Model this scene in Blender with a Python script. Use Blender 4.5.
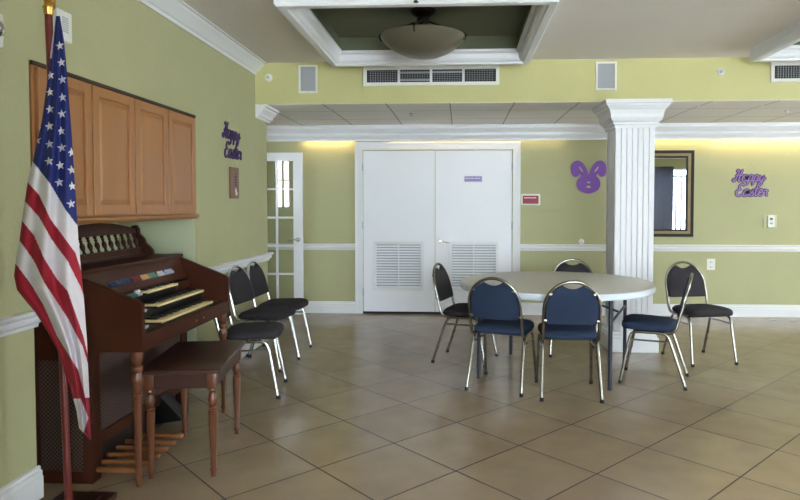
import bpy, bmesh, math, random
from mathutils import Vector, Matrix
for o in list(bpy.data.objects): bpy.data.objects.remove(o, do_unlink=True)
S = bpy.context.scene
COL = S.collection
random.seed(4)
PI = math.pi
# ------------------------------------------------------------------ camera
cam = bpy.data.cameras.new('camera'); camo = bpy.data.objects.new('camera', cam); COL.objects.link(camo)
cam.sensor_width = 36; cam.lens = 621.6/800*36
cam.shift_x = (400-428.8)/800; cam.shift_y = (225.7-250)/800
camo.location = (0, 0, 1.37)
camo.rotation_euler = (PI/2-.0326, 0, .0506)
cam.clip_start = .05; cam.clip_end = 200
S.camera = camo
# ------------------------------------------------------------------ world, light, exposure
SKY = (.86, .93, 1.0); SKY_STRENGTH = 9.0
W = bpy.data.worlds.new('sky'); S.world = W; W.use_nodes = True
W.node_tree.nodes['Background'].inputs[0].default_value = (*SKY, 1)
W.node_tree.nodes['Background'].inputs[1].default_value = SKY_STRENGTH
S.view_settings.view_transform = 'Standard'; S.view_settings.look = 'None'
S.view_settings.gamma = 1; S.view_settings.use_curve_mapping = False
S.view_settings.exposure = 1.85
REAR = -3.0; RIGHT = 7.2; XL = -1.978; D = 7.81; CZ = 2.741; SZ = 2.35
# window openings: rear wall (x0,x1,z0,z1); right wall (y0,y1,z0,z1)
REAR_WIN = [(-.3, 3.4, .6, 2.4), (5.3, 6.95, .1, 2.45)]
RIGHT_WIN = [(3.6, 5.2, .5, 2.3)]
CORR_WIN = (-2.74, -2.45, 1.30, 2.18)
def portal(loc, rot, sx, sy):
    l = bpy.data.lights.new('window_portal', 'AREA'); l.shape = 'RECTANGLE'; l.size = sx; l.size_y = sy
    l.cycles.is_portal = True
    o = bpy.data.objects.new('window_portal', l); COL.objects.link(o); o.location = loc; o.rotation_euler = rot
for x0, x1, z0, z1 in REAR_WIN: portal(((x0+x1)/2, REAR-.1, (z0+z1)/2), (PI/2, 0, PI), x1-x0, z1-z0)
for y0, y1, z0, z1 in RIGHT_WIN: portal((RIGHT+.1, (y0+y1)/2, (z0+z1)/2), (PI/2, 0, PI/2), y1-y0, z1-z0)
portal(((CORR_WIN[0]+CORR_WIN[1])/2, 6.1, 1.85), (PI/2, 0, PI), .3, .7)
def warm(x0, x1, power):      # warm strip lamps hidden behind the crown along the back wall
    l = bpy.data.lights.new('cove_strip_light', 'AREA'); l.shape = 'RECTANGLE'; l.size = x1-x0; l.size_y = .03
    l.energy = power; l.color = (1.0, .72, .34)
    o = bpy.data.objects.new('cove_strip_light', l); COL.objects.link(o)
    o.location = ((x0+x1)/2, 7.75, 2.205); o.rotation_euler = (math.radians(12), 0, 0)
warm(-1.97, -1.36, .45); warm(-.9, 1.3, .4); warm(2.2, 3.1, .5); warm(3.1, 5.4, 2.4)
# ------------------------------------------------------------------ materials
def srgb(r, g, b):
    f = lambda c: (c/255/12.92) if c <= 10 else ((c/255+.055)/1.055)**2.4
    return (f(r), f(g), f(b), 1)
class NT:
    def __init__(s, name):
        s.m = bpy.data.materials.new(name); s.m.use_nodes = True; s.t = s.m.node_tree; s.p = s.t.nodes['Principled BSDF']
    def n(s, typ, **kw):
        x = s.t.nodes.new(typ)
        for k, v in kw.items(): setattr(x, k, v)
        return x
    def l(s, a, b): s.t.links.new(a, b)
    def math(s, op, a, b=None, c=None):
        x = s.n('ShaderNodeMath', operation=op)
        for i, v in enumerate((a, b, c)):
            if v is None: continue
            if isinstance(v, (int, float)): x.inputs[i].default_value = v
            else: s.l(v, x.inputs[i])
        return x.outputs[0]
    def mix(s, f, a, b):
        x = s.n('ShaderNodeMix', data_type='RGBA')
        for i, v in ((0, f), (6, a), (7, b)):
            if isinstance(v, (int, float, tuple)): x.inputs[i].default_value = v
            else: s.l(v, x.inputs[i])
        return x.outputs[2]
def mat(name, col, rough=.5, metal=0, var=.06, scale=6, bump=0, bscale=60, spec=.5, stretch=None, coat=0):
    k = NT(name); p = k.p
    tc = k.n('ShaderNodeTexCoord'); mp = k.n('ShaderNodeMapping'); k.l(tc.outputs['Object'], mp.inputs[0])
    if stretch: mp.inputs['Scale'].default_value = stretch
    nz = k.n('ShaderNodeTexNoise'); nz.inputs['Scale'].default_value = scale; nz.inputs['Detail'].default_value = 5
    k.l(mp.outputs[0], nz.inputs['Vector'])
    a = tuple(c*(1-var) for c in col[:3])+(1,); b = tuple(min(1, c*(1+var)) for c in col[:3])+(1,)
    k.l(k.mix(nz.outputs[0], a, b), p.inputs['Base Color'])
    p.inputs['Roughness'].default_value = rough; p.inputs['Metallic'].default_value = metal
    p.inputs['Specular IOR Level'].default_value = spec
    if coat: p.inputs['Coat Weight'].default_value = coat; p.inputs['Coat Roughness'].default_value = .15
    if bump:
        n2 = k.n('ShaderNodeTexNoise'); n2.inputs['Scale'].default_value = bscale; n2.inputs['Detail'].default_value = 3
        k.l(mp.outputs[0], n2.inputs['Vector'])
        bp = k.n('ShaderNodeBump'); bp.inputs['Strength'].default_value = bump; bp.inputs['Distance'].default_value = .01
        k.l(n2.outputs[0], bp.inputs['Height']); k.l(bp.outputs[0], p.inputs['Normal'])
    return k.m
M = {}
M['wall'] = mat('green_paint', srgb(174, 173, 135), .75, var=.05, scale=3, bump=.25, bscale=45, spec=.3)
M['wall_header'] = mat('brightened_green_paint', srgb(196, 192, 139), .75, var=.05, scale=3, bump=.25, bscale=45, spec=.3)  # wall green made lighter and yellower: light on the header put into the colour
M['recess'] = mat('pale_green_paint', srgb(192, 200, 168), .75, var=.04, scale=3, bump=.2, bscale=45, spec=.3)
M['olive'] = mat('olive_paint', srgb(108, 112, 90), .8, var=.06, scale=3, bump=.2, bscale=40, spec=.2)
M['ceiling'] = mat('ceiling_plaster', srgb(222, 216, 210), .9, var=.03, scale=4, bump=.35, bscale=70, spec=.2)
M['trim'] = mat('white_trim_paint', srgb(224, 225, 230), .4, var=.02, scale=3)
M['door'] = mat('white_door_paint', srgb(232, 234, 242), .4, var=.03, scale=2)
M['louver'] = mat('grey_louver_metal', srgb(172, 176, 184), .5, var=.04)
M['dark_gap'] = mat('dark_gap', srgb(20, 20, 20), .8)
M['white_plastic'] = mat('white_plastic', srgb(222, 222, 218), .4, var=.02)
M['grey_cloth'] = mat('grey_speaker_cloth', srgb(158, 160, 166), .8, var=.05, scale=200)
M['maple'] = mat('maple_wood', srgb(160, 109, 65), .42, var=.22, scale=5, stretch=(1, 1, .12), coat=.2)
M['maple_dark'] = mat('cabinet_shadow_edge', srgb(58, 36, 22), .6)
M['organ'] = mat('walnut_organ_wood', srgb(60, 27, 14), .45, var=.35, scale=7, stretch=(1, .15, 1), coat=.05, spec=.2)
M['organ_leg'] = mat('turned_walnut', srgb(88, 48, 27), .38, var=.25, scale=9, stretch=(1, 1, .12), coat=.1)
M['bench'] = mat('bench_walnut', srgb(52, 24, 15), .4, var=.3, scale=7, stretch=(1, .15, 1), coat=.1)
M['rack'] = mat('dark_carved_walnut', srgb(54, 29, 20), .45, var=.3, scale=12, spec=.25)
M['black'] = mat('black_lacquer', srgb(16, 15, 15), .35)
M['ivory'] = mat('ivory_keys', srgb(222, 200, 150), .35, var=.03)
M['pedal'] = mat('pale_pedal_wood', srgb(132, 82, 46), .4, var=.15, scale=12, stretch=(.15, 1, 1))
M['chrome'] = mat('chrome_tube', (.72, .72, .72, 1), .16, metal=1, var=.03)
M['nickel'] = mat('champagne_tube', (.33, .315, .29, 1), .24, metal=1, var=.04)
M['brass'] = mat('brass', srgb(205, 160, 80), .28, metal=1, var=.05)
M['rubber'] = mat('black_rubber', srgb(14, 14, 14), .7)
M['blue_fabric'] = mat('blue_fabric', srgb(42, 54, 78), .9, var=.3, scale=260, bump=.3, bscale=300, spec=.2)
M['grey_fabric'] = mat('charcoal_fabric', srgb(54, 51, 56), .9, var=.3, scale=260, bump=.3, bscale=300, spec=.2)
M['table_top'] = mat('table_laminate', srgb(198, 194, 184), .4, var=.05, scale=120)
M['table_rim'] = mat('table_edge', srgb(196, 204, 216), .45, var=.02)
M['navy'] = mat('navy_powdercoat', srgb(24, 32, 50), .4, var=.05)
M['purple'] = mat('purple_foam', srgb(128, 84, 176), .7, var=.08, scale=20)
M['purple_dark'] = mat('dark_purple_glitter', srgb(66, 42, 98), .6, var=.3, scale=80)
M['lavender'] = mat('lavender_paint', srgb(150, 118, 186), .6, var=.15, scale=60)
M['pink_wood'] = mat('rosy_plaque_wood', srgb(126, 96, 80), .6, var=.15, scale=10)
M['string'] = mat('pale_string', srgb(196, 190, 160), .8)
M['sign_red'] = mat('crimson_sign', srgb(152, 36, 62), .5, var=.05)
M['sign_purple'] = mat('purple_name_plate', srgb(136, 120, 190), .4, var=.15, scale=30)
M['bowl'] = mat('amber_alabaster_glass', srgb(92, 86, 71), .35, var=.2, scale=7)
M['bronze'] = mat('dark_bronze', srgb(44, 32, 26), .4, metal=.6)
M['gold'] = mat('gold_leaf', srgb(142, 124, 90), .6, metal=.2, var=.5, scale=90)
M['frame_black'] = mat('espresso_frame', srgb(20, 16, 15), .65)
M['curtain'] = mat('grey_sheer_curtain', srgb(150, 156, 166), .8, var=.06)
def sheer_mat():
    k = NT('grey_sheer_curtain'); out = k.t.nodes['Material Output']; k.p.inputs['Base Color'].default_value = srgb(150, 154, 164); k.p.inputs['Roughness'].default_value = .9
    tl = k.n('ShaderNodeBsdfTranslucent'); tl.inputs[0].default_value = srgb(120, 124, 136); mx = k.n('ShaderNodeMixShader'); mx.inputs[0].default_value = .5
    k.l(k.p.outputs[0], mx.inputs[1]); k.l(tl.outputs[0], mx.inputs[2]); k.l(mx.outputs[0], out.inputs[0]); return k.m
M['curtain'] = sheer_mat()
M['mahogany'] = mat('mahogany_pole', srgb(96, 26, 20), .3, var=.2, scale=10, stretch=(1, 1, .1), coat=.1)
M['patio'] = mat('concrete_patio', srgb(170, 168, 160), .9, var=.08)
M['alu'] = mat('window_frame_metal', srgb(200, 204, 208), .4)
M['dark_iron'] = mat('dark_iron_fence', srgb(50, 50, 54), .5)
for n, c in dict(tab_blue=(28, 52, 86), tab_red=(110, 28, 40), tab_tan=(196, 148, 100), tab_teal=(70, 130, 116), tab_white=(186, 190, 196), tab_lilac=(158, 158, 186)).items():
    M[n] = mat('stop_'+n, srgb(*c), .4, var=.12, scale=40)
def glassy(name, col, alpha, rough=0.0):      # clear pane: part see-through, part mirror-like
    k = NT(name); out = k.t.nodes['Material Output']
    tr = k.n('ShaderNodeBsdfTransparent'); gl = k.n('ShaderNodeBsdfGlossy'); gl.inputs['Roughness'].default_value = rough
    tr.inputs[0].default_value = col
    mx = k.n('ShaderNodeMixShader'); mx.inputs[0].default_value = alpha
    k.l(tr.outputs[0], mx.inputs[1]); k.l(gl.outputs[0], mx.inputs[2]); k.l(mx.outputs[0], out.inputs[0]); return k.m
M['pane'] = glassy('clear_window_pane', (.96, .98, .97, 1), .06)
M['door_pane'] = glassy('french_door_pane', (.95, .96, .93, 1), .09)
M['mirror'] = mat('silvered_mirror', (.80, .82, .86, 1), 0.0, metal=1, var=0)
def floor_mat():
    k = NT('beige_floor_tile'); p = k.p
    tc = k.n('ShaderNodeTexCoord'); sx = k.n('ShaderNodeSeparateXYZ'); k.l(tc.outputs['Object'], sx.inputs[0])
    ts = .508; c = math.cos(PI/4+.0021); s_ = math.sin(PI/4+.0021)
    x = k.math('SUBTRACT', sx.outputs[0], -.7369); y = k.math('SUBTRACT', sx.outputs[1], 2.4491)
    a = k.math('DIVIDE', k.math('ADD', k.math('MULTIPLY', x, c), k.math('MULTIPLY', y, s_)), ts)
    b = k.math('DIVIDE', k.math('SUBTRACT', k.math('MULTIPLY', y, c), k.math('MULTIPLY', x, s_)), ts)
    def edge(v):
        f = k.math('FRACT', k.math('ADD', v, 100)); return k.math('MINIMUM', f, k.math('SUBTRACT', 1.0, f))
    e = k.math('MINIMUM', edge(a), edge(b))
    g = k.n('ShaderNodeMapRange'); g.inputs['From Min'].default_value = .006; g.inputs['From Max'].default_value = .011
    g.inputs['To Min'].default_value = 1; g.inputs['To Max'].default_value = 0; k.l(e, g.inputs[0])
    cb = k.n('ShaderNodeCombineXYZ'); k.l(k.math('FLOOR', a), cb.inputs[0]); k.l(k.math('FLOOR', b), cb.inputs[1])
    wn = k.n('ShaderNodeTexWhiteNoise'); k.l(cb.outputs[0], wn.inputs[0])
    nz = k.n('ShaderNodeTexNoise'); nz.inputs['Scale'].default_value = 5; nz.inputs['Detail'].default_value = 6; k.l(tc.outputs['Object'], nz.inputs['Vector'])
    base = k.mix(nz.outputs[0], srgb(138, 120, 98), srgb(164, 146, 122))
    tone = k.mix(k.math('MULTIPLY', wn.outputs[0], .30), base, srgb(130, 108, 84))
    k.l(k.mix(g.outputs[0], tone, srgb(56, 42, 32)), p.inputs['Base Color'])
    r = k.math('ADD', k.math('MULTIPLY', nz.outputs[0], .14), .11)
    k.l(k.math('MAXIMUM', r, k.math('MULTIPLY', g.outputs[0], .8)), p.inputs['Roughness'])
    n2 = k.n('ShaderNodeTexNoise'); n2.inputs['Scale'].default_value = 14; k.l(tc.outputs['Object'], n2.inputs['Vector'])
    h = k.math('SUBTRACT', k.math('MULTIPLY', n2.outputs[0], .12), k.math('MULTIPLY', g.outputs[0], .6))
    bp = k.n('ShaderNodeBump'); bp.inputs['Strength'].default_value = .25; bp.inputs['Distance'].default_value = .004
    k.l(h, bp.inputs['Height']); k.l(bp.outputs[0], p.inputs['Normal'])
    return k.m
M['floor'] = floor_mat()
def tile_ceiling_mat():
    k = NT('lay_in_ceiling_tile'); p = k.p
    tc = k.n('ShaderNodeTexCoord'); sx = k.n('ShaderNodeSeparateXYZ'); k.l(tc.outputs['Object'], sx.inputs[0])
    def edge(v, off, sp):
        f = k.math('FRACT', k.math('DIVIDE', k.math('ADD', v, off+61), sp)); return k.math('MULTIPLY', k.math('MINIMUM', f, k.math('SUBTRACT', 1.0, f)), sp)
    e = k.math('MINIMUM', edge(sx.outputs[0], .1, .61), edge(sx.outputs[1], .25, .61))
    g = k.n('ShaderNodeMapRange'); g.inputs['From Min'].default_value = .004; g.inputs['From Max'].default_value = .009
    g.inputs['To Min'].default_value = 1; g.inputs['To Max'].default_value = 0; k.l(e, g.inputs[0])
    k.l(k.mix(g.outputs[0], srgb(236, 232, 228), srgb(170, 162, 152)), p.inputs['Base Color']); p.inputs['Roughness'].default_value = .9
    return k.m
M['soffit'] = tile_ceiling_mat()
def weave_mat():
    k = NT('woven_speaker_grille'); p = k.p
    tc = k.n('ShaderNodeTexCoord'); ck = k.n('ShaderNodeTexChecker'); ck.inputs['Scale'].default_value = 95
    k.l(tc.outputs['Object'], ck.inputs['Vector']); ck.inputs[1].default_value = srgb(22, 13, 11); ck.inputs[2].default_value = srgb(84, 60, 50)
    k.l(ck.outputs[0], p.inputs['Base Color']); p.inputs['Roughness'].default_value = .7
    return k.m
M['weave'] = weave_mat()
# ------------------------------------------------------------------ mesh helpers
def newbm(): return bmesh.new()
def box(bm, x0, x1, y0, y1, z0, z1, bev=0):
    v = [bm.verts.new((x, y, z)) for x in (x0, x1) for y in (y0, y1) for z in (z0, z1)]
    fs = [bm.faces.new([v[i] for i in q]) for q in ((0, 1, 3, 2), (4, 6, 7, 5), (0, 4, 5, 1), (2, 3, 7, 6), (0, 2, 6, 4), (1, 5, 7, 3))]
    bmesh.ops.recalc_face_normals(bm, faces=fs)
    if bev:
        es = list({e for f in fs for e in f.edges}); bmesh.ops.bevel(bm, geom=es, offset=bev, segments=2, affect='EDGES', profile=.5)
    return bm
def prism(bm, poly, fn, d0, d1):          # poly of (a,b); fn(a,b,d)->xyz
    n = len(poly); A = [bm.verts.new(fn(a, b, d0)) for a, b in poly]; B = [bm.verts.new(fn(a, b, d1)) for a, b in poly]
    fs = [bm.faces.new(A[::-1]), bm.faces.new(B)]+[bm.faces.new((A[i], A[(i+1) % n], B[(i+1) % n], B[i])) for i in range(n)]
    bmesh.ops.recalc_face_normals(bm, faces=fs); return fs
XZ = lambda a, b, d: (a, d, b)
YZ = lambda a, b, d: (d, a, b)
XY = lambda a, b, d: (a, b, d)
def tube(bm, pts, r, n=10, cap=True):
    pts = [Vector(p) for p in pts]; rings = []; up = None
    R = r if isinstance(r, (list, tuple)) else [r]*len(pts)
    for i, p in enumerate(pts):
        t = (pts[min(i+1, len(pts)-1)]-pts[max(i-1, 0)]).normalized()
        if up is None:
            up = Vector((0, 0, 1)) if abs(t.z) < .9 else Vector((1, 0, 0))
        a = (up-t*up.dot(t)).normalized(); b = t.cross(a); up = a
        rings.append([bm.verts.new(p+(a*math.cos(2*PI*k/n)+b*math.sin(2*PI*k/n))*R[i]) for k in range(n)])
    fs = []
    for A, B in zip(rings, rings[1:]):
        for k in range(n): fs.append(bm.faces.new((A[k], A[(k+1) % n], B[(k+1) % n], B[k])))
    if cap: fs += [bm.faces.new(rings[0][::-1]), bm.faces.new(rings[-1])]
    bmesh.ops.recalc_face_normals(bm, faces=fs)
def lathe(bm, prof, c=(0, 0, 0), n=20, phase=0, axis='z'):
    rings = []
    def P(r, h, k):
        a = 2*PI*k/n+phase; u, v = r*math.cos(a), r*math.sin(a)
        q = (u, v, h) if axis == 'z' else ((u, h, v) if axis == 'y' else (h, u, v))
        return bm.verts.new(Vector(c)+Vector(q))
    for r, h in prof: rings.append([P(max(r, .0004), h, k) for k in range(n)])
    fs = []
    for A, B in zip(rings, rings[1:]):
        for k in range(n): fs.append(bm.faces.new((A[k], A[(k+1) % n], B[(k+1) % n], B[k])))
    fs += [bm.faces.new(rings[0][::-1]), bm.faces.new(rings[-1])]
    bmesh.ops.recalc_face_normals(bm, faces=fs)
def smooth_path(pts, seg=6):              # Catmull-Rom through points
    P = [Vector(p) for p in pts]; out = []
    for i in range(len(P)-1):
        a, b, c, d = P[max(i-1, 0)], P[i], P[i+1], P[min(i+2, len(P)-1)]
        for k in range(seg):
            t = k/seg; out.append(.5*((2*b)+(c-a)*t+(2*a-5*b+4*c-d)*t*t+(3*b-a-3*c+d)*t**3))
    out.append(P[-1]); return out
def obj(name, bm, m, parent=None, smooth=False, label=None, local=False):
    me = bpy.data.meshes.new(name)
    if parent is not None and not local:
        root = parent; off = Vector((0, 0, 0))
        while root is not None: off += root.location; root = root.parent
        bmesh.ops.translate(bm, verts=bm.verts, vec=-off)
    bm.to_mesh(me); bm.free()
    me.materials.append(M[m] if isinstance(m, str) else m)
    if smooth:
        for p in me.polygons: p.use_smooth = True
        try: me.set_sharp_from_angle(angle=math.radians(40))
        except Exception: pass
    o = bpy.data.objects.new(name, me); COL.objects.link(o)
    if parent is not None: o.parent = parent
    if label: o['label'] = label
    return o
def struct(name, bm, m, parent=None, **k):
    o = obj(name, bm, m, parent, **k)
    if parent is None: o['kind'] = 'structure'
    return o
def thing(name, label, cat, loc=(0, 0, 0), rot=0, group=None):
    o = bpy.data.objects.new(name, None); COL.objects.link(o); o.location = loc; o.rotation_euler = (0, 0, rot); o.empty_display_size = .05
    o['label'] = label; o['category'] = cat
    if group: o['group'] = group
    return o
def tag(o, label, cat, group=None):
    o['label'] = label; o['category'] = cat
    if group: o['group'] = group
    return o
def dup(o, parent=None):
    c = o.copy(); COL.objects.link(c)
    if parent is not None: c.parent = parent
    for ch in list(o.children): dup(ch, c)
    return c
# ------------------------------------------------------------------ room shell
struct('floor', box(newbm(), -4.3, RIGHT+.15, REAR-.15, D+.15, -.1, 0), 'floor')
def wall_y(bm, y0, y1, x0, x1, z0, z1, holes):      # wall slab facing y with holes (x0,x1,z0,z1)
    hs = sorted(holes); x = x0
    for a, b, c, d in hs:
        box(bm, x, a, y0, y1, z0, z1)
        if c > z0: box(bm, a, b, y0, y1, z0, c)
        box(bm, a, b, y0, y1, d, z1); x = b
    box(bm, x, x1, y0, y1, z0, z1); return bm
def wall_x(bm, x0, x1, y0, y1, z0, z1, holes):
    y = y0
    for a, b, c, d in sorted(holes):
        box(bm, x0, x1, y, a, z0, z1)
        if c > z0: box(bm, x0, x1, a, b, z0, c)
        box(bm, x0, x1, a, b, d, z1); y = b
    box(bm, x0, x1, y, y1, z0, z1); return bm
struct('wall_back', box(newbm(), -4.3, RIGHT+.15, D, D+.15, 0, CZ+.1), 'wall')
struct('wall_rear', wall_y(newbm(), REAR-.15, REAR, XL-.15, RIGHT+.15, 0, CZ+.1, REAR_WIN), 'wall')
struct('wall_right', wall_x(newbm(), RIGHT, RIGHT+.15, REAR, D, 0, CZ+.1, RIGHT_WIN), 'wall')
YA, YB, YW = 2.776, 4.573, 6.288
CABZ0, CABZ1 = 1.285, 2.035
bm = newbm()
box(bm, XL-.62, XL, REAR, YA, 0, CZ+.1)
box(bm, XL-.30, XL, YB, YW, 0, CZ+.1)
box(bm, XL-.62, XL, YA, YB, CABZ1+.005, CZ+.1)
struct('wall_left', bm, 'wall')
bm = newbm(); box(bm, XL-.72, XL-.6, YA-.05, YB+.05, 0, CABZ1+.05)
box(bm, XL-.6, XL-.012, YB-.012, YB+.01, 0, CABZ1); box(bm, XL-.6, XL-.012, YA-.01, YA+.004, 0, CABZ1)
struct('wall_alcove', bm, 'recess')
# corridor to the left of the far wall end
struct('wall_corridor', wall_y(newbm(), 6.14, YW, -4.3, XL-.30, 0, CZ, [CORR_WIN[:2]+CORR_WIN[2:]]), 'wall')
struct('wall_corridor_end', box(newbm(), -4.3, -4.15, YW, D, 0, CZ), 'wall')
# unseen wall stub added behind the viewpoint to shade the near left wall
struct('wall_shade_blocker', box(newbm(), XL, -.82, .35, .9, 0, CZ+.05), 'wall')
# header beam
HY0, HY1, HZ = 5.94, 6.24, 2.345
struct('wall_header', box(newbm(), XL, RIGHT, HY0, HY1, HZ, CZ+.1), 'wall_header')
# ceiling with two coffered recesses
COF = [(-1.16, .60, 3.90, 5.60), (2.53, 4.29, 3.90, 5.60)]
bm = newbm()
xs = [XL, COF[0][0]+.08, COF[0][1]-.08, COF[1][0]+.08, COF[1][1]-.08, RIGHT]
ys0, ys1 = 3.98, 5.52
box(bm, XL, RIGHT, REAR, ys0, CZ, CZ+.1); box(bm, XL, RIGHT, ys1, HY0, CZ, CZ+.1)
for i in (0, 2, 4): box(bm, xs[i], xs[i+1], ys0, ys1, CZ, CZ+.1)
struct('ceiling', bm, 'ceiling')
struct('ceiling_soffit', box(newbm(), -4.3, RIGHT, HY1-.001, D, SZ, SZ+.05), 'soffit')
bm = newbm(); box(bm, -2.01, RIGHT, HY0+.005, HY1, HZ-.004, HZ)
struct('ceiling_header_underside', bm, 'soffit')
for i, (x0, x1, y0, y1) in enumerate(COF):
    bm = newbm(); box(bm, x0+.02, x1-.02, y0+.02, y1-.02, 2.855, 2.9)
    for a in ((x0+.02, x0+.09, y0+.02, y1-.02), (x1-.09, x1-.02, y0+.02, y1-.02), (x0+.09, x1-.09, y0+.02, y0+.09), (x0+.09, x1-.09, y1-.09, y1-.02)):
        box(bm, *a, CZ-.01, 2.86)
    struct('ceiling_recess', bm, 'olive')
    # moulded frame: profile swept round the rectangle (mitred). offset inward t, height z
    prof = [(0, CZ), (0, 2.70), (-.012, 2.69), (-.012, 2.635), (.0, 2.62), (.05, 2.62), (.055, 2.635), (.075, 2.64), (.09, 2.66), (.095, 2.70), (.115, 2.715), (.115, 2.735), (.09, 2.74), (.07, CZ)]
    bm = newbm(); rings = []
    for t, z in prof: rings.append([bm.verts.new(p) for p in ((x0+t, y0+t, z), (x1-t, y0+t, z), (x1-t, y1-t, z), (x0+t, y1-t, z))])
    fs = []
    for k in range(len(rings)):
        A, B = rings[k], rings[(k+1) % len(rings)]
        for q in range(4): fs.append(bm.faces.new((A[q], A[(q+1) % 4], B[(q+1) % 4], B[q])))
    bmesh.ops.recalc_face_normals(bm, faces=fs)
    struct('trim_%d' % (i+1), bm, 'trim')
# crown on the left wall: profile (offset into room, z)
def extr_y(prof, x, y0, y1, sgn=1):
    bm = newbm(); prism(bm, prof, lambda a, b, d: (x+sgn*a, d, b), y0, y1); return bm
CROWN = [(0, 2.625), (.012, 2.625), (.016, 2.645), (.03, 2.655), (.06, 2.685), (.09, 2.715), (.095, 2.73), (.115, 2.732), (.115, CZ), (0, CZ)]
struct('trim_3', extr_y(CROWN, XL, REAR, HY0), 'trim')
RAIL = [(0, .805), (.012, .805), (.016, .822), (.03, .832), (.034, .845), (.03, .858), (.045, .868), (.05, .878), (.045, .886), (0, .886)]
BASE = [(0, 0), (.022, 0), (.022, .10), (.018, .105), (.018, .125), (.010, .132), (.010, .146), (0, .15)]
def wrap_y(prof, x, y0, y1, endface):    # trim along a left wall; ends with return round outward corner
    bm = newbm()
    mx = max(p[0] for p in prof)
    n = len(prof); ra = []
    A = [bm.verts.new((x+a, y0 - (a if endface[0] else 0), b)) for a, b in prof]
    B = [bm.verts.new((x+a, y1 + (a if endface[1] else 0), b)) for a, b in prof]
    def strip(P, Q): return [bm.faces.new((P[i], P[(i+1) % n], Q[(i+1) % n], Q[i])) for i in range(n)]
    fs = strip(A, B)
    if endface[0]:
        C = [bm.verts.new((x-.28, y0-a, b)) for a, b in prof]; fs += strip(C, A); fs.append(bm.faces.new(C))
    else: fs.append(bm.faces.new(A))
    if endface[1]:
        C = [bm.verts.new((x-.28, y1+a, b)) for a, b in prof]; fs += strip(B, C); fs.append(bm.faces.new(C))
    else: fs.append(bm.faces.new(B))
    bmesh.ops.recalc_face_normals(bm, faces=fs); return bm
struct('trim_4', wrap_y(RAIL, XL, REAR, YA+.012, (0, 0)), 'trim')
struct('trim_5', wrap_y(RAIL, XL, YB+.01, YW, (0, 1)), 'trim')
struct('baseboard_left_near', wrap_y(BASE, XL, REAR, YA+.012, (0, 0)), 'trim')
struct('baseboard_left_far', wrap_y(BASE, XL, YB+.01, YW, (0, 1)), 'trim')
def extr_x(prof, y, x0, x1, sgn=-1):
    bm = newbm(); prism(bm, prof, lambda a, b, d: (d, y+sgn*a, b), x0, x1); return bm
DX0, DX1 = -1.326, .746
k = 6
for nm, prof in (('trim', RAIL), ('baseboard', BASE)):
    a = extr_x(prof, D, -4.15, DX0+.002); b = extr_x(prof, D, DX1-.002, RIGHT)
    struct('trim_%d' % k if nm == 'trim' else 'baseboard_back_left', a, 'trim'); struct('trim_%d' % (k+1) if nm == 'trim' else 'baseboard_back_right', b, 'trim')
struct('baseboard_right', extr_y(BASE, RIGHT, REAR, D, -1), 'trim')
# crown valance along back wall, hollow behind for the strip lamps
VAL = [(.085, 2.172), (.105, 2.170), (.11, 2.195), (.125, 2.205), (.15, 2.235), (.155, 2.262), (.175, 2.268), (.19, 2.285), (.215, 2.31), (.22, 2.335), (.24, 2.338), (.24, SZ), (.085, SZ)]
struct('trim_8', extr_x(VAL, D, -4.15, RIGHT), 'trim')
# capital on the far end of the left wall under the header
def capital(bm, x0, x1, y0, y1, zt, prof):    # prof: (projection, z) bottom to top, square plan
    rings = [[bm.verts.new(p) for p in ((x0-a, y0-a, z), (x1+a, y0-a, z), (x1+a, y1+a, z), (x0-a, y1+a, z))] for a, z in prof]
    fs = []
    for A, B in zip(rings, rings[1:]):
        for q in range(4): fs.append(bm.faces.new((A[q], A[(q+1) % 4], B[(q+1) % 4], B[q])))
    fs += [bm.faces.new(rings[0][::-1]), bm.faces.new(rings[-1])]
    bmesh.ops.recalc_face_normals(bm, faces=fs)
bm = newbm(); prism(bm, [(0, 2.215), (.015, 2.215), (.02, 2.232), (.04, 2.238), (.05, 2.265), (.085, 2.30), (.09, 2.315), (.115, 2.32), (.115, HZ-.004), (0, HZ-.004)], lambda a, b, d: (XL+a, d, b), HY0+.002, YW+.06)
struct('trim_9', bm, 'trim')
# column
CX0, CX1, CY0, CY1 = 1.442, 1.80, 5.885, 6.235
bm = newbm()
nb = 7; w = (CX1-CX0)/nb; g = .0036
box(bm, CX0+.018, CX1-.018, CY0+.018, CY1-.018, 0, HZ-.002)
for i in range(nb):
    a, b = CX0+i*w+(g if i else 0), CX0+(i+1)*w-(g if i < nb-1 else 0)
    for (ya, yb) in ((CY0, CY0+.019), (CY1-.019, CY1)): box(bm, a, b, ya, yb, 0, HZ-.002)
    wy = (CY1-CY0)/nb
    if 0 < i < nb-1:
        for (xa, xb) in ((CX0, CX0+.019), (CX1-.019, CX1)): box(bm, xa, xb, CY0+i*wy+g, CY0+(i+1)*wy-g, 0, HZ-.002)
colr = struct('trim_10', bm, 'trim')
bm = newbm(); capital(bm, CX0, CX1, CY0, CY1, HZ, [(0, 2.09), (.012, 2.09), (.014, 2.115), (.028, 2.122), (.03, 2.14), (.045, 2.155), (.058, 2.18), (.062, 2.215), (.072, 2.25), (.09, 2.268), (.095, 2.28), (.105, 2.285), (.105, 2.30), (.118, 2.305), (.118, HZ-.006)])
obj('capital', bm, 'trim', colr)
bm = newbm(); capital(bm, CX0, CX1, CY0, CY1, HZ, [(.045, 0), (.045, .135), (.035, .142), (.03, .16), (.018, .168), (.015, .185), (.0, .19)])
obj('plinth', bm, 'trim', colr)
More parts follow.
